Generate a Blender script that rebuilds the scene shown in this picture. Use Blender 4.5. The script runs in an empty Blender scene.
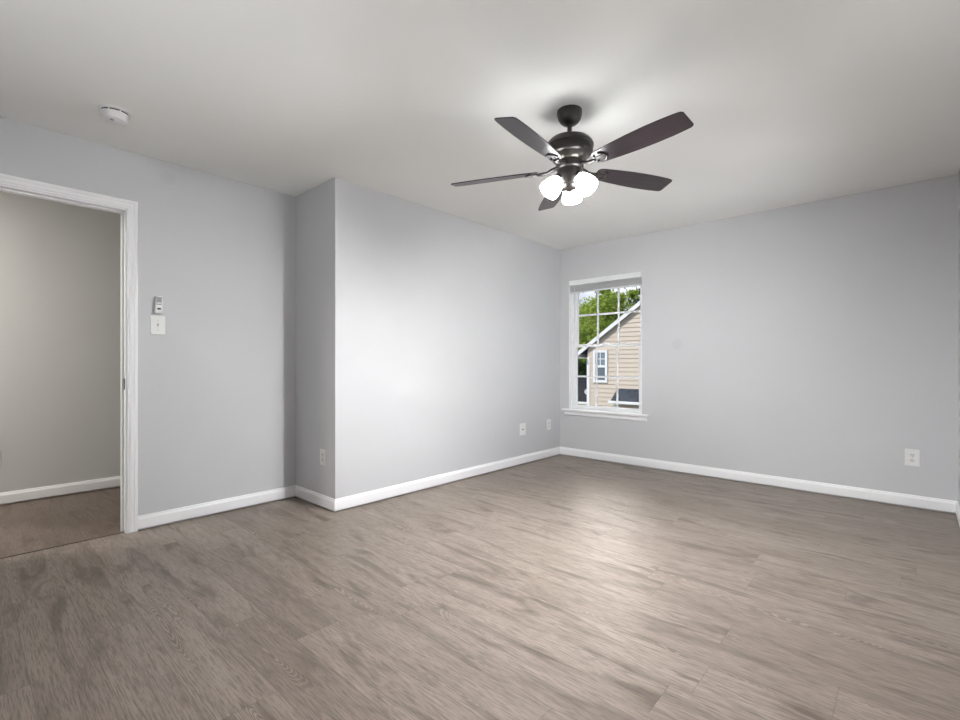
import bpy, bmesh, math, random
from mathutils import Vector, Matrix
random.seed(7)
C = bpy.context.scene.collection
sc = bpy.context.scene

# ------------------------------------------------------------------ camera, sky, sun, exposure
YAW = math.radians(42.34)
cam = bpy.data.cameras.new('camera'); cam.lens = 474.8/960*36; cam.sensor_width = 36; cam.sensor_fit = 'HORIZONTAL'
cam.shift_y = 3.8/960; cam.clip_start = 0.02
co = bpy.data.objects.new('camera', cam); C.objects.link(co)
co.location = (0, 0, 1.08); co.rotation_euler = (math.pi/2, 0, YAW)
sc.camera = co
sc.view_settings.view_transform = 'Standard'; sc.view_settings.look = 'None'
sc.view_settings.gamma = 1; sc.view_settings.use_curve_mapping = False
sc.view_settings.exposure = 0.1

SHADE_E = 26.0        # fan lamp glass
BULB_E = 5300.0       # bulbs inside the fan's shades
SIDE_FILL_E = 12.0          # added fill light at the right wall, out of view, no window built
REAR_FILL_E = 20.0  # added fill light behind the camera, no window built
SUN_E = 3.1
HALL_E = 44.0
SKY_LOBE_E = 6.0

w = bpy.data.worlds.new('sky'); sc.world = w; w.use_nodes = True
nt = w.node_tree; nt.nodes.clear()
def wn(t, **k):
    n = nt.nodes.new(t)
    for a, b in k.items(): setattr(n, a, b)
    return n
tc = wn('ShaderNodeTexCoord'); sep = wn('ShaderNodeSeparateXYZ'); nt.links.new(tc.outputs['Generated'], sep.inputs[0])
rp = wn('ShaderNodeValToRGB'); nt.links.new(sep.outputs['Z'], rp.inputs[0])
cr = rp.color_ramp; cr.elements[0].position = 0.0; cr.elements[0].color = (.70, .78, .95, 1)
cr.elements[1].position = 1.0; cr.elements[1].color = (.35, .52, .95, 1)
e = cr.elements.new(.2); e.color = (.58, .69, .98, 1)
nz = wn('ShaderNodeTexNoise'); nz.inputs['Scale'].default_value = 3.0; nz.inputs['Detail'].default_value = 6
nt.links.new(tc.outputs['Generated'], nz.inputs['Vector'])
cl = wn('ShaderNodeValToRGB'); nt.links.new(nz.outputs['Fac'], cl.inputs[0])
cl.color_ramp.elements[0].position = .45; cl.color_ramp.elements[1].position = .75
mx = wn('ShaderNodeMix', data_type='RGBA'); nt.links.new(cl.outputs['Color'], mx.inputs['Factor'])
nt.links.new(rp.outputs['Color'], mx.inputs[6]); mx.inputs[7].default_value = (.92, .94, .98, 1)
# bright lobe added to the sky, aimed to give the window's floor glare
dt = wn('ShaderNodeVectorMath', operation='DOT_PRODUCT'); nt.links.new(tc.outputs['Generated'], dt.inputs[0]); dt.inputs[1].default_value = (-.40, .74, .54)
lob = wn('ShaderNodeMapRange', interpolation_type='SMOOTHSTEP'); nt.links.new(dt.outputs['Value'], lob.inputs['Value'])
lob.inputs['From Min'].default_value = .90; lob.inputs['From Max'].default_value = .985; lob.inputs['To Min'].default_value = 0; lob.inputs['To Max'].default_value = SKY_LOBE_E
st = wn('ShaderNodeMath', operation='ADD'); nt.links.new(lob.outputs[0], st.inputs[0]); st.inputs[1].default_value = .85
cm = wn('ShaderNodeMix', data_type='RGBA'); lf = wn('ShaderNodeMapRange'); nt.links.new(dt.outputs['Value'], lf.inputs['Value'])
lf.inputs['From Min'].default_value = .90; lf.inputs['From Max'].default_value = .94
nt.links.new(lf.outputs[0], cm.inputs['Factor']); nt.links.new(mx.outputs[2], cm.inputs[6]); cm.inputs[7].default_value = (1, .93, .86, 1)
bg = wn('ShaderNodeBackground'); nt.links.new(cm.outputs[2], bg.inputs['Color']); nt.links.new(st.outputs[0], bg.inputs['Strength'])
ow = wn('ShaderNodeOutputWorld'); nt.links.new(bg.outputs[0], ow.inputs[0])

sun = bpy.data.lights.new('sun', 'SUN'); sun.energy = SUN_E; sun.angle = math.radians(2); sun.color = (1, .95, .88)
so = bpy.data.objects.new('sun', sun); C.objects.link(so); so.rotation_euler = (math.radians(48), 0, math.radians(-18))

hl = bpy.data.lights.new('hall_lamp', 'AREA'); hl.energy = HALL_E; hl.shape = 'DISK'; hl.size = .35; hl.color = (1, .96, .9)
ho = bpy.data.objects.new('hall_lamp', hl); C.objects.link(ho); ho.location = (-4.35, -1.0, 2.40)

def fill_light(name, loc, rot, sx, sy, e, col, spread):  # unseen area lights added to lift the ceiling and walls
    l = bpy.data.lights.new(name, 'AREA'); l.shape = 'RECTANGLE'; l.size = sx; l.size_y = sy; l.energy = e; l.color = col; l.spread = math.radians(spread)
    o = bpy.data.objects.new(name, l); C.objects.link(o); o.location = loc; o.rotation_euler = rot
fill_light('side_fill', (.225, 3.5, 1.35), (0, math.radians(113), 0), 1.3, 1.6, SIDE_FILL_E, (.94, .97, 1), 105)
fill_light('rear_fill', (-1.3, -.735, 1.35), (math.radians(130), 0, 0), 1.8, 1.4, REAR_FILL_E, (.94, .97, 1), 140)

# ------------------------------------------------------------------ helpers
def box(bm, x0, x1, y0, y1, z0, z1, M=None):
    vs = [bm.verts.new((x, y, z)) for x in (x0, x1) for y in (y0, y1) for z in (z0, z1)]
    if M is not None:
        for v in vs: v.co = M @ v.co
    for f in ((0,1,3,2),(4,6,7,5),(0,4,5,1),(2,3,7,6),(0,2,6,4),(1,5,7,3)):
        bm.faces.new([vs[i] for i in f])
    return vs
def lathe(bm, prof, M=None, n=32, cap0=True, cap1=True):
    rings = []
    for r, z in prof:
        rings.append([bm.verts.new((r*math.cos(2*math.pi*i/n), r*math.sin(2*math.pi*i/n), z)) for i in range(n)])
    for a, b in zip(rings, rings[1:]):
        for i in range(n):
            bm.faces.new((a[i], a[(i+1) % n], b[(i+1) % n], b[i]))
    if cap0: bm.faces.new(list(reversed(rings[0])))
    if cap1: bm.faces.new(rings[-1])
    if M is not None:
        for r in rings:
            for v in r: v.co = M @ v.co
def sweep(bm, prof, path, closed=False):
    """prof: [(out, z)] profile; path: list of (point, outward normal) both Vector, mitred by caller"""
    rings = [[bm.verts.new(p + nrm*o + Vector((0, 0, z))) for o, z in prof] for p, nrm in path]
    for a, b in zip(rings, rings[1:]):
        for i in range(len(prof)):
            j = (i+1) % len(prof)
            bm.faces.new((a[i], a[j], b[j], b[i]))
    bm.faces.new(rings[0]); bm.faces.new(list(reversed(rings[-1])))
def tube(bm, pts, rad, n=8):
    rings = []
    for k, p in enumerate(pts):
        p = Vector(p)
        d = (Vector(pts[min(k+1, len(pts)-1)]) - Vector(pts[max(k-1, 0)])).normalized()
        a = d.orthogonal().normalized() if k == 0 else (rings_a - d*rings_a.dot(d)).normalized()
        rings_a = a; b = d.cross(a)
        r = rad[k] if isinstance(rad, (list, tuple)) else rad
        rings.append([bm.verts.new(p + a*r*math.cos(2*math.pi*i/n) + b*r*math.sin(2*math.pi*i/n)) for i in range(n)])
    for a, b in zip(rings, rings[1:]):
        for i in range(n): bm.faces.new((a[i], a[(i+1) % n], b[(i+1) % n], b[i]))
    bm.faces.new(list(reversed(rings[0]))); bm.faces.new(rings[-1])
def prism(bm, outline, z0, z1, M=None):
    a = [bm.verts.new((x, y, z0)) for x, y in outline]; b = [bm.verts.new((x, y, z1)) for x, y in outline]
    n = len(outline)
    bm.faces.new(list(reversed(a))); bm.faces.new(b)
    for i in range(n): bm.faces.new((a[i], a[(i+1) % n], b[(i+1) % n], b[i]))
    if M is not None:
        for v in a+b: v.co = M @ v.co
def obj(name, bm, m, parent=None, smooth=False, bevel=0, seg=2):
    bmesh.ops.recalc_face_normals(bm, faces=bm.faces[:])
    me = bpy.data.meshes.new(name); bm.to_mesh(me); bm.free()
    if smooth:
        me.polygons.foreach_set('use_smooth', [True]*len(me.polygons))
        me.set_sharp_from_angle(angle=math.radians(38))
    me.materials.append(m)
    o = bpy.data.objects.new(name, me); C.objects.link(o)
    if parent: o.parent = parent
    if bevel:
        b = o.modifiers.new('bevel', 'BEVEL'); b.width = bevel; b.segments = seg; b.limit_method = 'ANGLE'
    return o
def B(*boxes):
    bm = bmesh.new()
    for b in boxes: box(bm, *b)
    return bm
def tag(o, label, cat, group=None):
    o['label'] = label; o['category'] = cat
    if group: o['group'] = group
    return o
def thing(name, label, cat, loc=(0,0,0), group=None, rot=(0,0,0)):
    o = bpy.data.objects.new(name, None); C.objects.link(o); o.location = loc; o.rotation_euler = rot
    o.empty_display_size = .1
    return tag(o, label, cat, group)
def struct(o, label=None, cat=None):
    o['kind'] = 'structure'
    if label: o['label'] = label
    if cat: o['category'] = cat
    return o

# ------------------------------------------------------------------ materials
def mat(name, col, rough=.5, spec=.5, metal=0):
    m = bpy.data.materials.new(name); m.use_nodes = True
    b = m.node_tree.nodes['Principled BSDF']
    b.inputs['Base Color'].default_value = (*col, 1); b.inputs['Roughness'].default_value = rough
    b.inputs['Specular IOR Level'].default_value = spec; b.inputs['Metallic'].default_value = metal
    return m
class NT:
    def __init__(s, m): s.t = m.node_tree; s.b = s.t.nodes['Principled BSDF']
    def n(s, typ, ins=None, **k):
        n = s.t.nodes.new(typ)
        for a, b in k.items(): setattr(n, a, b)
        for i, v in (ins or {}).items(): s.set(n.inputs[i], v)
        return n
    def set(s, sock, v):
        if isinstance(v, bpy.types.NodeSocket): s.t.links.new(v, sock)
        else: sock.default_value = v
    def math(s, op, a, b=0.0, c=0.0):
        n = s.n('ShaderNodeMath', {0: a, 1: b, 2: c}, operation=op); return n.outputs[0]
    def mix(s, f, a, b, blend='MIX'):
        n = s.n('ShaderNodeMix', data_type='RGBA', blend_type=blend)
        s.set(n.inputs['Factor'], f)
        s.set(n.inputs[6], a if isinstance(a, bpy.types.NodeSocket) else (*a, 1))
        s.set(n.inputs[7], b if isinstance(b, bpy.types.NodeSocket) else (*b, 1)); return n.outputs[2]
    def rng(s, v, a, b, c=0., d=1.):
        return s.n('ShaderNodeMapRange', {0: v, 1: a, 2: b, 3: c, 4: d}).outputs[0]

def paint(name, col, spots=(), rough=.6, bump=.03):
    m = mat(name, col, rough, .3); t = NT(m)
    geo = t.n('ShaderNodeNewGeometry')
    nz = t.n('ShaderNodeTexNoise', {'Vector': geo.outputs['Position'], 'Scale': 260., 'Detail': 2.})
    bp = t.n('ShaderNodeBump', {'Strength': bump, 'Distance': .002, 'Height': nz.outputs['Fac']})
    t.set(t.b.inputs['Normal'], bp.outputs[0])
    big = t.n('ShaderNodeTexNoise', {'Vector': geo.outputs['Position'], 'Scale': 1.3, 'Detail': 3.})
    c = t.mix(t.rng(big.outputs['Fac'], .3, .7), tuple(x*.985 for x in col), tuple(x*1.015 for x in col))
    for p, r in spots:                                    # filled and touched-up spots in the paint
        d = t.n('ShaderNodeVectorMath', {0: geo.outputs['Position'], 1: p}, operation='DISTANCE').outputs['Value']
        c = t.mix(t.rng(d, r*.7, r*1.1, .8, 0.), c, tuple(x*.93 for x in col))
    t.set(t.b.inputs['Base Color'], c)
    return m

M_wall = paint('grey_wall_paint', (.59, .592, .605), [((-1.738, 4.824, 1.276), .055), ((-3.71, .949, 2.332), .05)])
M_hall = paint('hall_wall_paint', (.60, .595, .58))
M_ceil = paint('ceiling_paint', (.87, .87, .84), rough=.8)
M_trim = mat('white_trim_paint', (.91, .91, .92), .35)
M_plast = mat('white_plastic', (.80, .80, .79), .4)
M_plast2 = mat('ivory_plastic_inset', (.70, .70, .69), .4)
M_vinyl = mat('white_vinyl', (.85, .86, .87), .35)
M_dark = mat('dark_slot', (.02, .02, .02), .6)
M_greyp = mat('grey_plastic', (.30, .31, .32), .4)
M_steel = mat('aged_strike_metal', (.10, .09, .08), .35, metal=1)
M_screw = mat('screw_steel', (.5, .5, .5), .35, metal=1)

def wood_floor(name, light, dark, tint):
    m = mat(name, light, .36, .2); t = NT(m)
    geo = t.n('ShaderNodeNewGeometry')
    s = t.n('ShaderNodeSeparateXYZ', {0: geo.outputs['Position']}); x, y = s.outputs[0], s.outputs[1]
    W, L = .182, 1.22
    yr = t.math('DIVIDE', t.math('ADD', y, 10.03), W); row = t.math('FLOOR', yr); fy = t.math('FRACT', yr)
    rrow = t.n('ShaderNodeTexWhiteNoise', {'W': row}, noise_dimensions='1D').outputs['Value']
    xr = t.math('DIVIDE', t.math('ADD', t.math('ADD', x, 20.), t.math('MULTIPLY', rrow, L)), L)
    colm = t.math('FLOOR', xr); fx = t.math('FRACT', xr)
    cv = t.n('ShaderNodeCombineXYZ', {0: row, 1: colm})
    wn_ = t.n('ShaderNodeTexWhiteNoise', {'Vector': cv.outputs[0]}, noise_dimensions='2D')
    rnd = wn_.outputs['Value']
    def vec(sx, sy, k):
        return t.n('ShaderNodeCombineXYZ', {0: t.math('MULTIPLY', x, sx), 1: t.math('MULTIPLY', y, sy), 2: t.math('MULTIPLY', rnd, k)}).outputs[0]
    fine = t.n('ShaderNodeTexNoise', {'Vector': vec(13., 230., 60.), 'Scale': 1., 'Detail': 5., 'Roughness': .65}).outputs['Fac']
    streak = t.n('ShaderNodeTexNoise', {'Vector': vec(1.5, 20., 41.), 'Scale': 1., 'Detail': 4., 'Roughness': .6, 'Distortion': .5}).outputs['Fac']
    blot = t.n('ShaderNodeTexNoise', {'Vector': vec(1.9, 10., 23.), 'Scale': 1., 'Detail': 5., 'Roughness': .6, 'Distortion': .9}).outputs['Fac']
    # cathedral growth rings: contour lines of a stretched noise field
    field = t.n('ShaderNodeTexNoise', {'Vector': vec(1.1, 8.5, 77.), 'Scale': 1., 'Detail': 1.}).outputs['Fac']
    ring = t.math('SINE', t.math('MULTIPLY', field, 360.))
    ring = t.rng(ring, .1, 1.)
    knot = t.rng(field, .56, .68)                            # rings show only in the heart of some planks
    mid = tuple(.62*a+.38*b for a, b in zip(light, dark))
    c = t.mix(t.rng(streak, .28, .68), mid, light)
    c = t.mix(t.rng(blot, .50, .66, 0., .85), c, dark)               # dark smudges along the heartwood
    c = t.mix(t.rng(rnd, .35, 1., 0., .6), c, tint)
    c = t.mix(t.math('MULTIPLY', t.rng(fine, .46, .62), .55), c, tuple(a*.75 for a in dark))
    c = t.mix(t.math('MULTIPLY', t.math('MULTIPLY', ring, knot), .30), c, tuple(min(1, a*1.3) for a in light))
    c = t.mix(t.math('MULTIPLY', t.math('MULTIPLY', t.rng(ring, .4, 0.), knot), .42), c, dark)
    c = t.mix(t.math('MULTIPLY', ring, .10), c, dark)
    # joints
    ey = t.math('MINIMUM', fy, t.math('SUBTRACT', 1., fy)); ex = t.math('MINIMUM', fx, t.math('SUBTRACT', 1., fx))
    gap = t.math('MINIMUM', t.math('MULTIPLY', ey, W), t.math('MULTIPLY', ex, L))
    g = t.rng(gap, .0006, .0016, 1., 0.)
    c = t.mix(t.math('MULTIPLY', g, .35), c, tuple(a*.35 for a in dark))
    t.set(t.b.inputs['Base Color'], c)
    t.set(t.b.inputs['Roughness'], t.math('ADD', t.math('MULTIPLY', fine, .10), .31))
    h = t.math('SUBTRACT', t.math('MULTIPLY', fine, .25), g)
    bp = t.n('ShaderNodeBump', {'Strength': .10, 'Distance': .001, 'Height': h}); t.set(t.b.inputs['Normal'], bp.outputs[0])
    return m
M_floor = wood_floor('grey_oak_planks', (.305, .254, .217), (.10, .077, .062), (.205, .167, .14))
M_hfloor = wood_floor('brown_oak_planks', (.20, .155, .126), (.085, .062, .05), (.15, .117, .095))

# ------------------------------------------------------------------ shell
XL, XB, YB, XR, YF, H = -3.71, -3.108, 4.824, .241, -.75, 2.44
YS = 1.846; XH = -5.15; WT = .12
DY0, DY1, DZ = -.10, .714, 2.06             # clear doorway between the jambs
struct(obj('floor', B((XL-.02, XR+.14, YF-.14, YB+.16, -.14, 0)), M_floor))
struct(obj('floor_hall', B((XH-.14, XL-.02, -2.1, 2.9, -.14, -.001)), M_hfloor))
struct(obj('trim_1', B((XL-.035, XL-.021, DY0, DY1, -.0005, .0035)), mat('threshold_strip', (.09, .07, .058), .4)), 'thin dark floor seam strip across the doorway', 'floor strip')
struct(obj('ceiling', B((XH-.14, XR+.14, -2.1, YB+.16, H, H+.14)), M_ceil))
struct(obj('wall_left', B((XL-WT, XL, YF-.14, DY0-.02, 0, H), (XL-WT, XL, DY0-.02, DY1+.02, DZ+.02, H), (XL-WT, XL, DY1+.02, YS+.1, 0, H)), M_wall))
struct(obj('wall_bumpout', B((XL-WT, XB, YS, YB+.1, 0, H)), M_wall))
wx0, wx1, wz0, wz1 = -2.983, -2.097, .552, 2.050
struct(obj('wall_back', B((XB-.1, wx0, YB, YB+.16, 0, H), (wx1, XR+.14, YB, YB+.16, 0, H), (wx0, wx1, YB, YB+.16, 0, wz0-.022), (wx0, wx1, YB, YB+.16, wz1, H)), M_wall))
struct(obj('wall_right', B((XR, XR+.14, YF-.14, YB, 0, H)), M_wall))
struct(obj('wall_front', B((XL, XR, YF-.14, YF, 0, H)), M_wall))
struct(obj('wall_hall', B((XH-.14, XH, -2.1, 2.9, 0, H)), M_hall))
struct(obj('wall_hall_end', B((XH, XL-WT, 2.2, 2.34, 0, H), (XH, XL-WT, -2.1, -1.96, 0, H), (XL-WT, XL-.01, -2.1, YF-.14, 0, H)), M_hall))

# baseboards: moulded profile standing a hair above the planks
PB = [(0, .012), (.013, .012), (.013, .070), (.011, .078), (.0075, .083), (.006, .092), (0, .095)]
def base(name, pts):
    """pts: list of (x, y, nx, ny) – nx,ny already mitred"""
    bm = bmesh.new(); sweep(bm, PB, [(Vector((x, y, 0)), Vector((nx, ny, 0))) for x, y, nx, ny in pts])
    return struct(obj(name, bm, M_trim))
base('baseboard_left', [(XL, DY1+.066, 1, 0), (XL, YS, 1, -1)])
base('baseboard_bumpout', [(XL, YS, 1, -1), (XB, YS, 1, -1), (XB, YB, 1, -1)])
base('baseboard_back', [(XB, YB, 1, -1), (XR, YB, -1, -1)])
base('baseboard_right', [(XR, YB, -1, -1), (XR, YF, -1, 0)])
base('baseboard_hall', [(XH, -1.96, 1, 0), (XH, 2.2, 1, 0)])

# doorway: casing, jamb, stop, strike plate
d = bpy.data.objects.new('door_1', None); C.objects.link(d); d['kind'] = 'structure'; d.location = (XL, (DY0+DY1)/2, 0)
d['label'] = 'open doorway with white moulded casing leading to the hall'; d['category'] = 'doorway'
def reparent(o, p):
    o.parent = p; o.matrix_parent_inverse = Matrix.Translation(-Vector(p.location)); return o
PC = [(0, 0), (.009, 0), (.011, .006), (.011, .012), (.014, .016), (.015, .034), (.018, .040), (.018, .053), (.014, .056), (0, .056)]
def casing(xf, sgn, y0, y1, zt):
    bm = bmesh.new()
    path = [((y0, 0), (-1, 0)), ((y0, zt), (-1, 1)), ((y1, zt), (1, 1)), ((y1, 0), (1, 0))]
    rings = [[bm.verts.new((xf + sgn*o, p[0]+n[0]*wd, p[1]+n[1]*wd)) for o, wd in PC] for p, n in path]
    for a, b in zip(rings, rings[1:]):
        for i in range(len(PC)):
            j = (i+1) % len(PC); bm.faces.new((a[i], a[j], b[j], b[i]))
    bm.faces.new(rings[0]); bm.faces.new(list(reversed(rings[-1])))
    return bm
reparent(obj('casing', casing(XL, 1, DY0-.008, DY1+.008, DZ+.008), M_trim), d)
reparent(obj('casing', casing(XL-WT, -1, DY0-.008, DY1+.008, DZ+.008), M_trim), d)
reparent(obj('jamb', B((XL-WT-.001, XL+.001, DY1, DY1+.02, 0, DZ+.02), (XL-WT-.001, XL+.001, DY0-.02, DY0, 0, DZ+.02), (XL-WT-.001, XL+.001, DY0, DY1, DZ, DZ+.02)), M_trim), d)
sx0, sx1 = XL-.075, XL-.04
reparent(obj('door_stop', B((sx0, sx1, DY1-.011, DY1, 0, DZ), (sx0, sx1, DY0, DY0+.011, 0, DZ), (sx0, sx1, DY0+.011, DY1-.011, DZ-.011, DZ)), M_trim, bevel=.002), d)
sp = reparent(obj('strike_plate', B((XL-.034, XL-.004, DY1-.0025, DY1+.001, .915, .985)), M_steel, bevel=.001), d)
sp['label'] = 'dark metal strike plate'

# ------------------------------------------------------------------ window
wdw = bpy.data.objects.new('window_1', None); C.objects.link(wdw); wdw['kind'] = 'structure'; wdw.location = ((wx0+wx1)/2, YB, wz0)
wdw['label'] = 'white double hung window with six panes per sash'; wdw['category'] = 'window'
def rect_frame(bm, x0, x1, z0, z1, wd, y0, y1, bot=None):
    bot = bot or wd
    box(bm, x0, x0+wd, y0, y1, z0, z1); box(bm, x1-wd, x1, y0, y1, z0, z1)
    box(bm, x0+wd, x1-wd, y0, y1, z0, z0+bot); box(bm, x0+wd, x1-wd, y0, y1, z1-wd, z1)
bm = bmesh.new(); rect_frame(bm, wx0, wx1, wz0, wz1, .028, YB+.056, YB+.158, .010)
reparent(obj('window_frame', bm, M_vinyl, bevel=.003), wdw)
# painted returns lining the opening
bm = B((wx0-.001, wx0+.004, YB+.0005, YB+.0565, wz0, wz1), (wx1-.004, wx1+.001, YB+.0005, YB+.0565, wz0, wz1), (wx0, wx1, YB+.0005, YB+.0565, wz1-.004, wz1+.001))
reparent(obj('window_return', bm, M_trim), wdw)
zm = 1.289
fx0, fx1 = wx0+.028, wx1-.028
M_glass = bpy.data.materials.new('window_glass'); M_glass.use_nodes = True
t = M_glass.node_tree; t.nodes.clear()
tr = t.nodes.new('ShaderNodeBsdfTransparent'); tr.inputs[0].default_value = (.97, .98, .98, 1)
gl = t.nodes.new('ShaderNodeBsdfGlossy'); gl.inputs['Roughness'].default_value = .01
fr = t.nodes.new('ShaderNodeFresnel'); fr.inputs['IOR'].default_value = 1.2
ms = t.nodes.new('ShaderNodeMixShader'); t.links.new(fr.outputs[0], ms.inputs[0]); t.links.new(tr.outputs[0], ms.inputs[1]); t.links.new(gl.outputs[0], ms.inputs[2])
out = t.nodes.new('ShaderNodeOutputMaterial'); t.links.new(ms.outputs[0], out.inputs[0])
for nm, z0, z1, yo, bot in (('upper_sash', zm-.017, wz1-.028, YB+.096, .036), ('lower_sash', wz0+.010, zm+.017, YB+.066, .034)):
    bm = bmesh.new(); rect_frame(bm, fx0, fx1, z0, z1, .036, yo, yo+.028, bot)
    s = reparent(obj(nm, bm, M_vinyl, bevel=.003), wdw)
    gx0, gx1, gz0, gz1 = fx0+.036, fx1-.036, z0+bot, z1-.036
    bm = bmesh.new()
    for k in (1, 2):
        xx = gx0+(gx1-gx0)*k/3; box(bm, xx-.011, xx+.011, yo+.011, yo+.017, gz0, gz1)
    zz = (gz0+gz1)/2
    for k in range(3):
        a = gx0+(gx1-gx0)*k/3 + (.011 if k else 0); b = gx0+(gx1-gx0)*(k+1)/3 - (.011 if k < 2 else 0)
        box(bm, a, b, yo+.011, yo+.017, zz-.011, zz+.011)
    mu = obj('muntin', bm, M_vinyl, s)
    gm = obj('pane', B((gx0-.004, gx1+.004, yo+.0185, yo+.0215, gz0-.004, gz1+.004)), M_glass, s)
lk = obj('sash_lock', B((-2.565, -2.515, YB+.069, YB+.091, zm+.0165, zm+.028)), M_vinyl, bevel=.003); reparent(lk, wdw)
reparent(obj('window_stool', B((wx0-.075, wx1+.075, YB-.045, YB, wz0-.022, wz0), (wx0, wx1, YB, YB+.06, wz0-.022, wz0)), M_trim, bevel=.004), wdw)
bm = bmesh.new()
sweep(bm, [(0, wz0-.072), (.008, wz0-.072), (.015, wz0-.062), (.015, wz0-.034), (.020, wz0-.022), (0, wz0-.022)], [(Vector((wx0-.055, YB, 0)), Vector((0, -1, 0))), (Vector((wx1+.055, YB, 0)), Vector((0, -1, 0)))])
reparent(obj('window_apron', bm, M_trim), wdw)

# raised mini blind in the head of the window
bl = thing('window_blind', 'white mini blind drawn up to the top of the window', 'blind', (-2.52, YB+.05, 2.0))
x0, x1 = wx0+.008, wx1-.008
M_slat = mat('blind_slat', (.72, .73, .74), .4)
reparent(obj('headrail', B((x0, x1, YB+.002, YB+.052, 1.992, 2.046)), M_vinyl, bevel=.003), bl)
bm = bmesh.new()
for k in range(16):
    z = 1.916+k*.0034; box(bm, x0+.01, x1-.01, YB+.012, YB+.047, z+.010, z+.0116)
reparent(obj('slats', bm, M_slat), bl)
reparent(obj('bottom_rail', B((x0+.008, x1-.008, YB+.014, YB+.044, 1.906, 1.922)), M_vinyl, bevel=.003), bl)
bm = bmesh.new(); tube(bm, [(x0+.07, YB+.002, 1.985), (x0+.07, YB-.002, 1.96), (x0+.072, YB-.002, 1.83)], .0035, 6)
reparent(obj('tilt_wand', bm, M_plast), bl)
for xx in (x0+.14, x1-.14): reparent(obj('lift_cord', B((xx-.001, xx+.001, YB+.009, YB+.011, 1.92, 1.992)), M_plast), bl)

# ------------------------------------------------------------------ ceiling fan
FX, FY = -1.365, 2.214
fan = thing('ceiling_fan', 'dark five-blade ceiling fan with three lit white glass shades', 'ceiling fan', (FX, FY, H))
def rel(z): return z-H
M_bronze = mat('dark_bronze', (.030, .027, .025), .32, .5, .35)
M_band = mat('bronze_band', (.085, .08, .07), .3, .5, .6)
def wood_blade():
    m = mat('dark_walnut_blade', (.05, .036, .042), .36, .5); t = NT(m)
    t.b.inputs['Coat Weight'].default_value = .25; t.b.inputs['Coat Roughness'].default_value = .3
    tc = t.n('ShaderNodeTexCoord')
    mp = t.n('ShaderNodeMapping', {'Vector': tc.outputs['Object'], 'Scale': (3., 70., 3.)})
    nz = t.n('ShaderNodeTexNoise', {'Vector': mp.outputs[0], 'Scale': 1., 'Detail': 5., 'Distortion': .3})
    t.set(t.b.inputs['Base Color'], t.mix(t.rng(nz.outputs['Fac'], .3, .7), (.018, .012, .016), (.040, .027, .033)))
    return m
M_blade = wood_blade()
M_shade = bpy.data.materials.new('lit_frosted_glass'); M_shade.use_nodes = True
sb = M_shade.node_tree.nodes['Principled BSDF']
sb.inputs['Base Color'].default_value = (.9, .9, .88, 1); sb.inputs['Roughness'].default_value = .4
sb.inputs['Emission Color'].default_value = (.985, .992, 1, 1); sb.inputs['Emission Strength'].default_value = SHADE_E

M_bulb = bpy.data.materials.new('lit_bulb'); M_bulb.use_nodes = True
sb = M_bulb.node_tree.nodes['Principled BSDF']; sb.inputs['Emission Color'].default_value = (.985, .992, 1, 1); sb.inputs['Emission Strength'].default_value = BULB_E
bm = bmesh.new(); lathe(bm, [(.066, 0), (.067, -.008), (.066, -.026), (.061, -.043), (.051, -.059), (.038, -.070), (.026, -.075), (.018, -.077)])
obj('canopy', bm, M_bronze, fan, True)
bm = bmesh.new(); lathe(bm, [(.012, -.07), (.012, -.15)], n=16); lathe(bm, [(.016, -.125), (.024, -.128), (.028, -.140), (.034, -.147)], n=20)
obj('downrod', bm, M_bronze, fan, True)
bm = bmesh.new(); lathe(bm, [(.034, rel(2.296)), (.080, rel(2.291)), (.108, rel(2.279)), (.122, rel(2.262)), (.127, rel(2.252)), (.127, rel(2.242)), (.123, rel(2.238)), (.123, rel(2.218)), (.116, rel(2.203)), (.102, rel(2.194))], n=48)
obj('motor_housing', bm, M_bronze, fan, True)
bm = bmesh.new(); lathe(bm, [(.102, rel(2.196)), (.096, rel(2.184)), (.086, rel(2.170)), (.074, rel(2.162))], n=48)
obj('motor_ring', bm, M_band, fan, True)
bm = bmesh.new(); lathe(bm, [(.074, rel(2.163)), (.074, rel(2.130)), (.067, rel(2.122)), (.066, rel(2.100)), (.064, rel(2.050)), (.058, rel(2.040)), (.048, rel(2.037)), (.045, rel(2.024)), (.036, rel(2.016)), (.016, rel(2.012)), (.010, rel(2.006)), (.004, rel(2.003))], n=40)
obj('light_kit', bm, M_bronze, fan, True)
ZB = 2.128; PITCH = math.radians(14)
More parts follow.
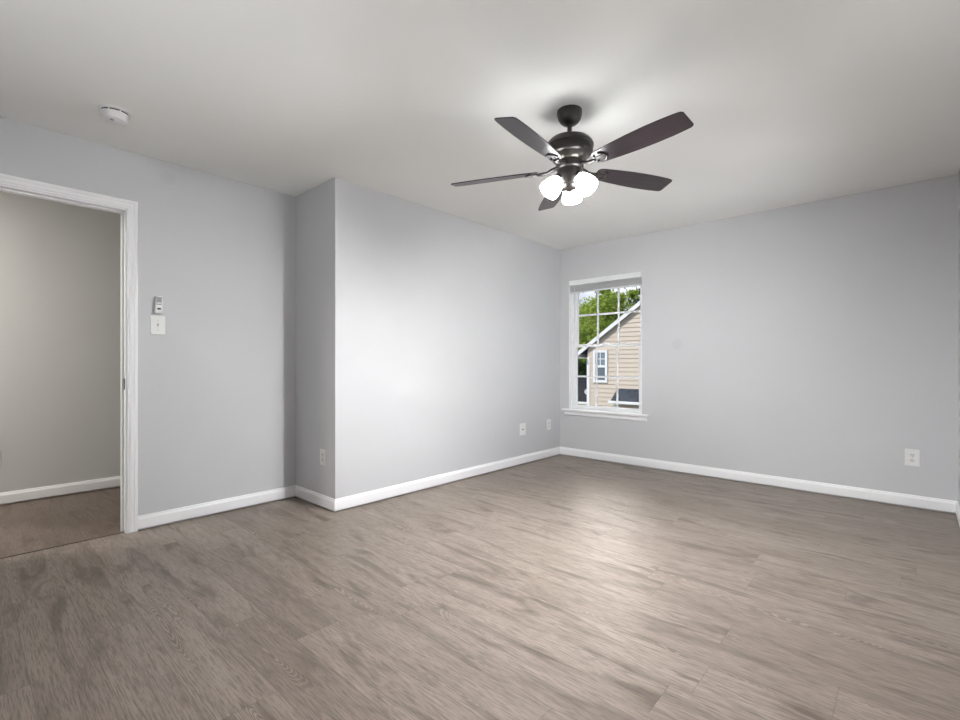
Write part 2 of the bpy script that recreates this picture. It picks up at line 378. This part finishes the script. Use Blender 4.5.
# blade outline: root to tip
half = [(.165, .030), (.175, .042), (.20, .048), (.28, .056), (.38, .063), (.48, .0655), (.56, .064), (.62, .060), (.645, .057), (.655, .052), (.660, .044)]
outline = [(r, -h) for r, h in half] + [(r, h) for r, h in reversed(half)]
for k in range(5):
    a = math.radians((-83, -8.5, 63.5, 135.5, 207.5)[k])
    R = Matrix.Rotation(a, 4, 'Z')
    T = Matrix.Translation((0, 0, rel(ZB))) @ R @ Matrix.Rotation(math.radians((.2, -.8, 0, 0, 2.0)[k]), 4, 'Y') @ Matrix.Rotation(-PITCH, 4, 'X')
    bm = bmesh.new(); prism(bm, outline, -.003, .003)
    b = obj('blade', bm, M_blade, fan, bevel=.0018); b.matrix_local = T
    bm = bmesh.new()
    # arm from the flywheel to the blade, then a horseshoe bracket screwed under it
    box(bm, .150, .238, -.010, .010, -.0065, -.0033)
    hs = []
    for i in range(17):
        q = math.radians(-80+160*i/16); hs.append((.200+.036*math.cos(q), .032*math.sin(q), -.0055))
    tube(bm, hs, .0055, 8)
    for sx, sy in ((.175, -.02), (.175, .02), (.238, 0)):
        lathe(bm, [(.006, -.0125), (.006, -.003)], Matrix.Translation((sx, sy, 0)), 10)
    tube(bm, [(.070, 0, .012), (.095, 0, .006), (.12, 0, -.006), (.150, 0, -.008), (.168, 0, -.007)], [.011, .010, .009, .010, .010], 10)
    ir = obj('blade_iron', bm, M_bronze, fan, True); ir.matrix_local = T
TILT = math.radians(40)
for ang in (122, 242, 2):
    a = math.radians(ang-7)
    M = Matrix.Rotation(a, 4, 'Z') @ Matrix.Translation((.060, 0, rel(2.070))) @ Matrix.Rotation(math.pi-TILT, 4, 'Y')
    bm = bmesh.new(); lathe(bm, [(.012, -.034), (.020, -.026), (.026, -.012), (.029, .004), (.029, .010)], M, 24)
    hd = obj('lamp_holder', bm, M_bronze, fan, True)
    bm = bmesh.new()
    lathe(bm, [(.024, .004), (.031, .010), (.039, .024), (.047, .044), (.0525, .068), (.0545, .090), (.054, .097), (.051, .097), (.051, .090), (.0495, .068), (.0440, .045), (.036, .026), (.020, .010)], M, 32, True, False)
    shd = obj('lamp_shade', bm, M_shade, fan, True)
    bm = bmesh.new(); lathe(bm, [(.010, .012), (.016, .030), (.024, .046), (.027, .058), (.024, .072), (.014, .082), (.004, .085)], M, 12)
    obj('bulb', bm, M_bulb, shd, True)

# ------------------------------------------------------------------ smoke detector
sd = thing('smoke_detector', 'round white smoke detector on the ceiling above the doorway', 'smoke detector', (-3.178, .566, H))
bm = bmesh.new(); lathe(bm, [(.073, 0), (.073, -.007), (.070, -.010), (.060, -.010)], n=40); obj('base_plate', bm, M_plast, sd, True)
bm = bmesh.new(); lathe(bm, [(.0625, -.009), (.0625, -.0175)], n=40); obj('vent_slot', bm, M_dark, sd)
bm = bmesh.new(); lathe(bm, [(.064, -.0165), (.066, -.021), (.061, -.040), (.054, -.052), (.040, -.056), (.012, -.057)], n=40); obj('body', bm, M_plast, sd, True)
for k in range(8):
    M = Matrix.Rotation(2*math.pi*k/8+.2, 4, 'Z'); obj('vent_rib', B((.060, .0655, -.003, .003, -.018, -.009, M)), M_plast, sd)
bm = bmesh.new(); lathe(bm, [(.010, -.055), (.010, -.0595), (.008, -.0605)], Matrix.Translation((.024, -.016, 0)), 16); obj('test_button', bm, M_greyp, sd, True)

# ------------------------------------------------------------------ wall plates (built facing -Y at the origin, then turned)
def plate(name, label, cat, loc, rz, w_, h_, kind, group=None):
    t = thing(name, label, cat, loc, group, (0, 0, rz))
    bm = B((-w_/2, w_/2, -.006, 0, -h_/2, h_/2)); obj('cover_plate', bm, M_plast, t, bevel=.003)
    if kind == 'duplex':
        for s in (-1, 1):
            bm = bmesh.new()
            pts = [(.0165*math.cos(q)*1.0, .0135*math.sin(q)) for q in [2*math.pi*i/24 for i in range(24)]]
            pts = [(max(-.0150, min(.0150, x*1.08)), z) for x, z in pts]
            prism(bm, pts, 0, .003, Matrix.Translation((0, -.0055, s*.0195)) @ Matrix.Rotation(math.pi/2, 4, 'X'))
            rc = obj('receptacle', bm, M_plast2, t)
            bm = B((-.0075, -.0055, -.0092, -.008, s*.0195+.000, s*.0195+.008), (.0055, .0073, -.0092, -.008, s*.0195+.001, s*.0195+.007), (-.002, .002, -.0092, -.008, s*.0195-.009, s*.0195-.005))
            obj('slots', bm, M_dark, rc)
        bm = bmesh.new(); lathe(bm, [(.003, 0), (.003, .0015)], Matrix.Translation((0, -.006, 0)) @ Matrix.Rotation(math.pi/2, 4, 'X'), 10); obj('screw', bm, M_screw, t)
    elif kind == 'jack':
        bm = bmesh.new(); lathe(bm, [(.009, 0), (.009, .003), (.005, .004), (.005, .011), (.003, .0115)], Matrix.Translation((0, -.006, 0)) @ Matrix.Rotation(math.pi/2, 4, 'X'), 14); obj('coax_jack', bm, M_greyp, t, True)
        for s in (-1, 1):
            bm = bmesh.new(); lathe(bm, [(.003, 0), (.003, .0015)], Matrix.Translation((0, -.006, s*.042)) @ Matrix.Rotation(math.pi/2, 4, 'X'), 10); obj('screw', bm, M_screw, t)
    elif kind == 'toggle':
        bm = B((-.006, .006, -.0068, -.005, -.013, .013)); obj('toggle_slot', bm, M_plast2, t)
        bm = bmesh.new(); box(bm, -.0045, .0045, -.018, 0, -.004, .006, Matrix.Translation((0, -.004, 0)) @ Matrix.Rotation(math.radians(-22), 4, 'X')); obj('toggle', bm, M_plast2, t, bevel=.001)
        for s in (-1, 1):
            bm = bmesh.new(); lathe(bm, [(.003, 0), (.003, .0015)], Matrix.Translation((0, -.006, s*.030)) @ Matrix.Rotation(math.pi/2, 4, 'X'), 10); obj('screw', bm, M_screw, t)
    return t
plate('wall_outlet', 'white duplex outlet low on the wall right of the window', 'outlet', (-.002, YB, .375), 0, .083, .127, 'duplex')
plate('wall_outlet', 'white duplex outlet low on the shaded narrow wall', 'outlet', (-3.277, YS, .378), 0, .080, .122, 'duplex')
plate('wall_outlet', 'narrow white outlet in the corner beside the window, right of the two', 'outlet', (XB, 4.585, .378), math.pi/2, .078, .120, 'duplex')
plate('cable_plate', 'wide white wall plate with a round jack, left of the two near the corner', 'wall plate', (XB, 4.085, .375), math.pi/2, .112, .128, 'jack')
plate('light_switch', 'white toggle switch plate right of the doorway under the remote', 'light switch', (XL, .890, 1.337), math.pi/2, .084, .126, 'toggle')
plate('wall_outlet', 'white outlet on the hall wall seen through the doorway', 'outlet', (XH, .175, .372), math.pi/2, .080, .122, 'duplex')

rm = thing('fan_remote', 'small grey and white fan remote in a wall cradle above the switch', 'remote control', (XL, .892, 1.474), None, (0, 0, math.pi/2))
obj('cradle', B((-.0215, .0215, -.010, 0, -.052, .050), (-.0215, -.0185, -.024, -.010, -.052, .030), (.0185, .0215, -.024, -.010, -.052, .030), (-.0185, .0185, -.026, -.010, -.056, -.050)), M_plast, rm, bevel=.0015)
obj('handset', B((-.018, .018, -.026, -.010, -.049, .054)), M_plast, rm, bevel=.003)
obj('keypad', B((-.0145, .0145, -.0275, -.025, -.004, .048)), M_greyp, rm, bevel=.001)['label'] = 'grey keypad'
obj('button', B((-.012, .012, -.0295, -.026, .002, .012)), M_plast2, rm)
obj('sensor_window', B((-.010, .010, -.0275, -.025, -.036, -.024)), M_dark, rm, bevel=.001)['label'] = 'black sensor window'

# ------------------------------------------------------------------ outside
GZ = -3.0
M_grass = mat('lawn', (.06, .10, .03), .9)
struct(obj('ground', B((-60, 40, YB+.3, 90, GZ-.2, GZ)), M_grass))
HY = 15.0
M_side = mat('tan_vinyl_siding', (.60, .51, .42), .6)
M_white = mat('white_house_trim', (.82, .82, .82), .5)
def shingle(name, col):
    m = mat(name, col, .9, .2); t = NT(m); geo = t.n('ShaderNodeNewGeometry')
    v = t.n('ShaderNodeTexVoronoi', {'Vector': geo.outputs['Position'], 'Scale': 6.})
    t.set(t.b.inputs['Base Color'], t.mix(t.rng(v.outputs['Distance'], 0, .6), tuple(c*.6 for c in col), tuple(c*1.5 for c in col)))
    return m
M_shin = shingle('charcoal_shingles', (.045, .052, .062))
hs = thing('neighbour_house', 'tan clapboard house with a gable roof outside the window', 'house', (-3.5, HY+4, GZ))
HX0, HX1, HZE = -8.50, 1.9, 1.62
AX = (HX0+HX1)/2; SL = .70; AZ = HZE+(AX-HX0)*SL
bm = bmesh.new(); step = .147; z = GZ
while z < AZ:
    zt = min(z+step, AZ)
    def ext(zz):
        if zz <= HZE: return HX0, HX1
        k = (zz-HZE)/SL; return HX0+k, HX1-k
    a0, a1 = ext(z); b0, b1 = ext(zt)
    if b1-b0 < .02: break
    # each clapboard leans out at its foot
    v = [bm.verts.new(p) for p in ((a0, HY-.028, z), (a1, HY-.028, z), (b1, HY-.004, zt), (b0, HY-.004, zt), (a0, HY, z), (a1, HY, z))]
    bm.faces.new((v[0], v[1], v[2], v[3])); bm.faces.new((v[4], v[5], v[1], v[0]))
    z = zt
bm2 = bm; prismv = [(HX0, GZ), (HX1, GZ), (HX1, HZE), (AX, AZ), (HX0, HZE)]
a = [bm.verts.new((x, HY, zz)) for x, zz in prismv]; b = [bm.verts.new((x, HY+9, zz)) for x, zz in prismv]
bm.faces.new(a); bm.faces.new(b)
for i in range(5): bm.faces.new((a[i], a[(i+1) % 5], b[(i+1) % 5], b[i]))
reparent(obj('wall', bm, M_side), hs)
bm = bmesh.new()
for s in (-1, 1):
    xe = AX + s*(AX-HX0+.32); ze = AZ-(AX-HX0+.32)*SL
    pts = [(AX, AZ+.02), (xe, ze+.02), (xe, ze+.12), (AX, AZ+.14)]
    p = [bm.verts.new((x, HY-.13, zz)) for x, zz in pts]; q = [bm.verts.new((x, HY+9.3, zz)) for x, zz in pts]
    bm.faces.new(p); bm.faces.new(q)
    for i in range(4): bm.faces.new((p[i], p[(i+1) % 4], q[(i+1) % 4], q[i]))
reparent(obj('roof', bm, M_shin), hs)
for s in (-1, 1):
    bm = bmesh.new()
    xe = AX + s*(AX-HX0+.34); ze = AZ-(AX-HX0+.34)*SL
    pts = [(AX, AZ-.03), (xe, ze-.03), (xe, ze+.11), (AX, AZ+.13)]
    p = [bm.verts.new((x, HY-.17, zz)) for x, zz in pts]; q = [bm.verts.new((x, HY-.12, zz)) for x, zz in pts]
    bm.faces.new(p); bm.faces.new(q)
    for i in range(4): bm.faces.new((p[i], p[(i+1) % 4], q[(i+1) % 4], q[i]))
    reparent(obj('rake_board', bm, M_white), hs)
xe = HX0-.34; ze = AZ-(AX-HX0+.34)*SL
bm = B((xe-.10, xe+.02, HY-.33, HY+9.3, ze-.06, ze+.06), (xe, HX0, HY-.28, HY+9.2, ze-.11, ze-.09))
reparent(obj('gutter', bm, M_white, bevel=.01), hs)
reparent(obj('corner_board', B((HX0-.02, HX0+.09, HY-.045, HY+.1, GZ, ze-.08)), M_white), hs)
# its small window
def house_window(x0, x1, z0, z1):
    bm = bmesh.new(); rect_frame(bm, x0, x1, z0, z1, .085, HY-.075, HY-.02)
    box(bm, x0+.085, x1-.085, HY-.07, HY-.02, (z0+z1)/2-.04, (z0+z1)/2+.04)
    f = reparent(obj('window', bm, M_white, bevel=.006), hs)
    M_pan = mat('house_pane', (.20, .25, .30), .12, .6); M_pan2 = mat('screened_pane', (.13, .16, .19), .35, .4)
    zc = (z0+z1)/2
    for za, zb_, mm in ((zc+.04, z1-.085, M_pan), (z0+.085, zc-.04, M_pan2)):
        obj('pane', B((x0+.085, x1-.085, HY-.045, HY-.035, za, zb_)), mm, f)
    bm = bmesh.new(); xc = (x0+x1)/2; zz = (zc+.04+z1-.085)/2
    box(bm, xc-.012, xc+.012, HY-.056, HY-.044, zc+.04, z1-.085); box(bm, x0+.085, xc-.012, HY-.056, HY-.044, zz-.012, zz+.012); box(bm, xc+.012, x1-.085, HY-.056, HY-.044, zz-.012, zz+.012)
    obj('muntin', bm, M_white, f)
house_window(-8.26, -7.72, .43, 1.55)
# small pent roof against the gable wall
PY = HY-.55; px0, px1 = -7.36, -3.2; pz0, pz1 = -.15, .27
bm = bmesh.new()
vv = [bm.verts.new(p) for p in ((px0, PY, pz0), (px1, PY, pz0), (px1, HY, pz1), (px0, HY, pz1), (px0, HY, pz0), (px1, HY, pz0))]
bm.faces.new((vv[0], vv[1], vv[2], vv[3])); bm.faces.new((vv[0], vv[3], vv[4])); bm.faces.new((vv[1], vv[5], vv[2])); bm.faces.new((vv[0], vv[4], vv[5], vv[1])); bm.faces.new((vv[4], vv[3], vv[2], vv[5]))
reparent(obj('porch_roof', bm, M_shin), hs)
reparent(obj('porch_gutter', B((px0-.05, px1+.05, PY-.09, PY+.01, pz0-.07, pz0+.015), (px0-.05, px0+.03, PY+.01, HY, pz0-.07, pz0-.005)), M_white, bevel=.012), hs)
for xx in (px0+.15, px1-.15):
    reparent(obj('porch_post', B((xx-.06, xx+.06, PY+.06, PY+.18, GZ, pz0-.09)), M_white), hs)

# trees beyond the house
def leafmat(name, c1, c2):
    m = bpy.data.materials.new(name); m.use_nodes = True; t = NT(m)
    oi = t.n('ShaderNodeNewGeometry')
    c = t.mix(oi.outputs['Random Per Island'], c1, c2)
    t.set(t.b.inputs['Base Color'], c); t.b.inputs['Roughness'].default_value = .6; t.b.inputs['Specular IOR Level'].default_value = .2
    tl = t.n('ShaderNodeBsdfTranslucent', {'Color': c}); ms = t.n('ShaderNodeMixShader', {0: .4, 1: t.b.outputs[0], 2: tl.outputs[0]})
    o = t.t.nodes['Material Output']; t.t.links.new(ms.outputs[0], o.inputs[0]); return m
M_leaf = leafmat('bright_leaves', (.20, .32, .04), (.48, .56, .11))
M_leaf2 = leafmat('deep_leaves', (.02, .045, .012), (.07, .12, .03))
M_bark = mat('bark', (.07, .055, .045), .9)
def tree(name, label, cat, x, y, zt, crown, n, leaf, mleaf, seed, z0=GZ, group=None, twigs=0):
    rnd = random.Random(seed); t = thing(name, label, cat, (x, y, z0), group)
    hgt = zt-z0; bm = bmesh.new(); bl = bmesh.new()
    tube(bm, [(0, 0, 0), (.05, .02, hgt*.3), (-.04, .05, hgt*.6), (.02, 0, hgt*.92)], [.22, .17, .10, .02], 8)
    cz = hgt-crown[2]
    clumps = []
    for i in range(60):
        u = Vector((rnd.gauss(0, 1), rnd.gauss(0, 1), rnd.gauss(0, 1))).normalized()*(rnd.uniform(.25, 1)**.5)
        p = Vector((u.x*crown[0], u.y*crown[1], cz+u.z*crown[2])); clumps.append((p, rnd.uniform(.30, .52)*min(crown)))
        s = Vector((0, 0, max(hgt*.25, p.z*.6))); m_ = (s+p)/2+Vector((0, 0, .1*hgt*.2))
        tube(bm, [s, m_, p], [.06, .035, .008], 5)
    for i in range(twigs):
        a = rnd.uniform(0, 6.28); p = Vector((math.cos(a)*crown[0]*rnd.uniform(.1, .9), math.sin(a)*crown[1]*rnd.uniform(.1, .9), cz+crown[2]*rnd.uniform(.75, 1.25)))
        tube(bm, [(p.x*.6, p.y*.6, p.z-.9), (p.x*.9, p.y*.9, p.z-.35), p], [.03, .02, .006], 5); clumps.append((p, .22*min(crown)*.6))
    for i in range(n):
        c, r = clumps[rnd.randrange(len(clumps))]
        q = c + Vector((rnd.gauss(0, 1), rnd.gauss(0, 1), rnd.gauss(0, .8)))*r*.6
        u = Vector((rnd.gauss(0, 1), rnd.gauss(0, 1), rnd.gauss(0, .6))).normalized(); v_ = u.orthogonal().normalized()
        l = leaf*rnd.uniform(.6, 1.3)
        w3 = u.cross(v_)*l*.12
        bl.faces.new([bl.verts.new(q-u*l*.5), bl.verts.new(q+v_*l*.3+w3), bl.verts.new(q+u*l*.5), bl.verts.new(q-v_*l*.3+w3)])
    obj('trunk', bm, M_bark, t, True)
    me = bpy.data.meshes.new('foliage'); bl.to_mesh(me); bl.free(); me.materials.append(mleaf)
    o = bpy.data.objects.new('foliage', me); C.objects.link(o); o.parent = t
    return t
tree('leafy_tree', 'tall bright green tree rising behind the roof slope, left in the window', 'tree', -14.6, 22.5, 4.7, (1.9, 1.5, 3.4), 30000, .2, M_leaf, 3, twigs=8)
tree('leafy_tree', 'bright green tree behind the house roof, centre of the upper panes', 'tree', -14.0, 27.0, 5.6, (2.1, 1.5, 4.0), 30000, .2, M_leaf, 4, twigs=10)
tree('leafy_tree', 'sparse treetop against the sky over the roof, right in the window', 'tree', -13.4, 31.5, 6.6, (2.2, 1.5, 3.2), 6000, .20, M_leaf2, 5, twigs=14)
tree('leafy_tree', 'pale green tree farthest back, seen low in the left panes', 'tree', -19.4, 35.0, 6.0, (2.4, 1.5, 3.8), 26000, .22, M_leaf, 9)
tree('dark_evergreen_bush', 'dark shaded bush left of the house corner board', 'bush', -11.8, 20.3, 1.5, (1.0, .6, 2.2), 20000, .18, M_leaf2, 6)

# low outbuilding behind the house corner, with a small white dish on its roof
sx0, sx1, sy0, sy1 = -11.7, -9.05, 17.0, 19.2
sh = thing('outbuilding', 'low dark roof with a white eave, left of the house corner board', 'outbuilding', (-10.4, 18.1, GZ))
reparent(obj('wall', B((sx0+.1, sx1-.1, sy0+.15, sy1-.05, GZ, -.5)), M_side), sh)
bm = bmesh.new()
vv = [bm.verts.new(p) for p in ((sx0, sy0, -.46), (sx1, sy0, -.46), (sx1, sy1, .42), (sx0, sy1, .42), (sx0, sy0, -.52), (sx1, sy0, -.52), (sx1, sy1, -.52), (sx0, sy1, -.52))]
for f in ((0,1,2,3), (4,7,6,5), (0,4,5,1), (1,5,6,2), (2,6,7,3), (3,7,4,0)): bm.faces.new([vv[k] for k in f])
reparent(obj('roof', bm, shingle('black_shingles', (.018, .020, .022))), sh)
reparent(obj('fascia', B((sx0-.02, sx1+.02, sy0-.03, sy0-.001, -.545, -.455)), M_white), sh)
di = thing('roof_dish', 'small white curved dish low beside the house corner board', 'dish', (-9.90, sy0+.45, -.29))
Mr = Matrix.Translation((0, -.02, .22)) @ Matrix.Rotation(math.radians(68), 4, 'X') @ Matrix.Rotation(math.radians(20), 4, 'Y')
bm = bmesh.new(); lathe(bm, [(.004, -.035), (.05, -.03), (.09, -.014), (.115, .008), (.12, .008), (.095, -.020), (.05, -.038), (.004, -.043)], Mr, 24, True, True); obj('reflector', bm, M_white, di, True)
bm = bmesh.new(); tube(bm, [(0, .06, -.02), (0, .06, .12), (0, .02, .22)], .014, 8); obj('mast', bm, M_greyp, di, True)
bm = bmesh.new(); tube(bm, [(0, -.02, .14), (.02, -.14, .17), (.02, -.15, .21)], [.008, .008, .016], 8); obj('feed_arm', bm, M_greyp, di, True)
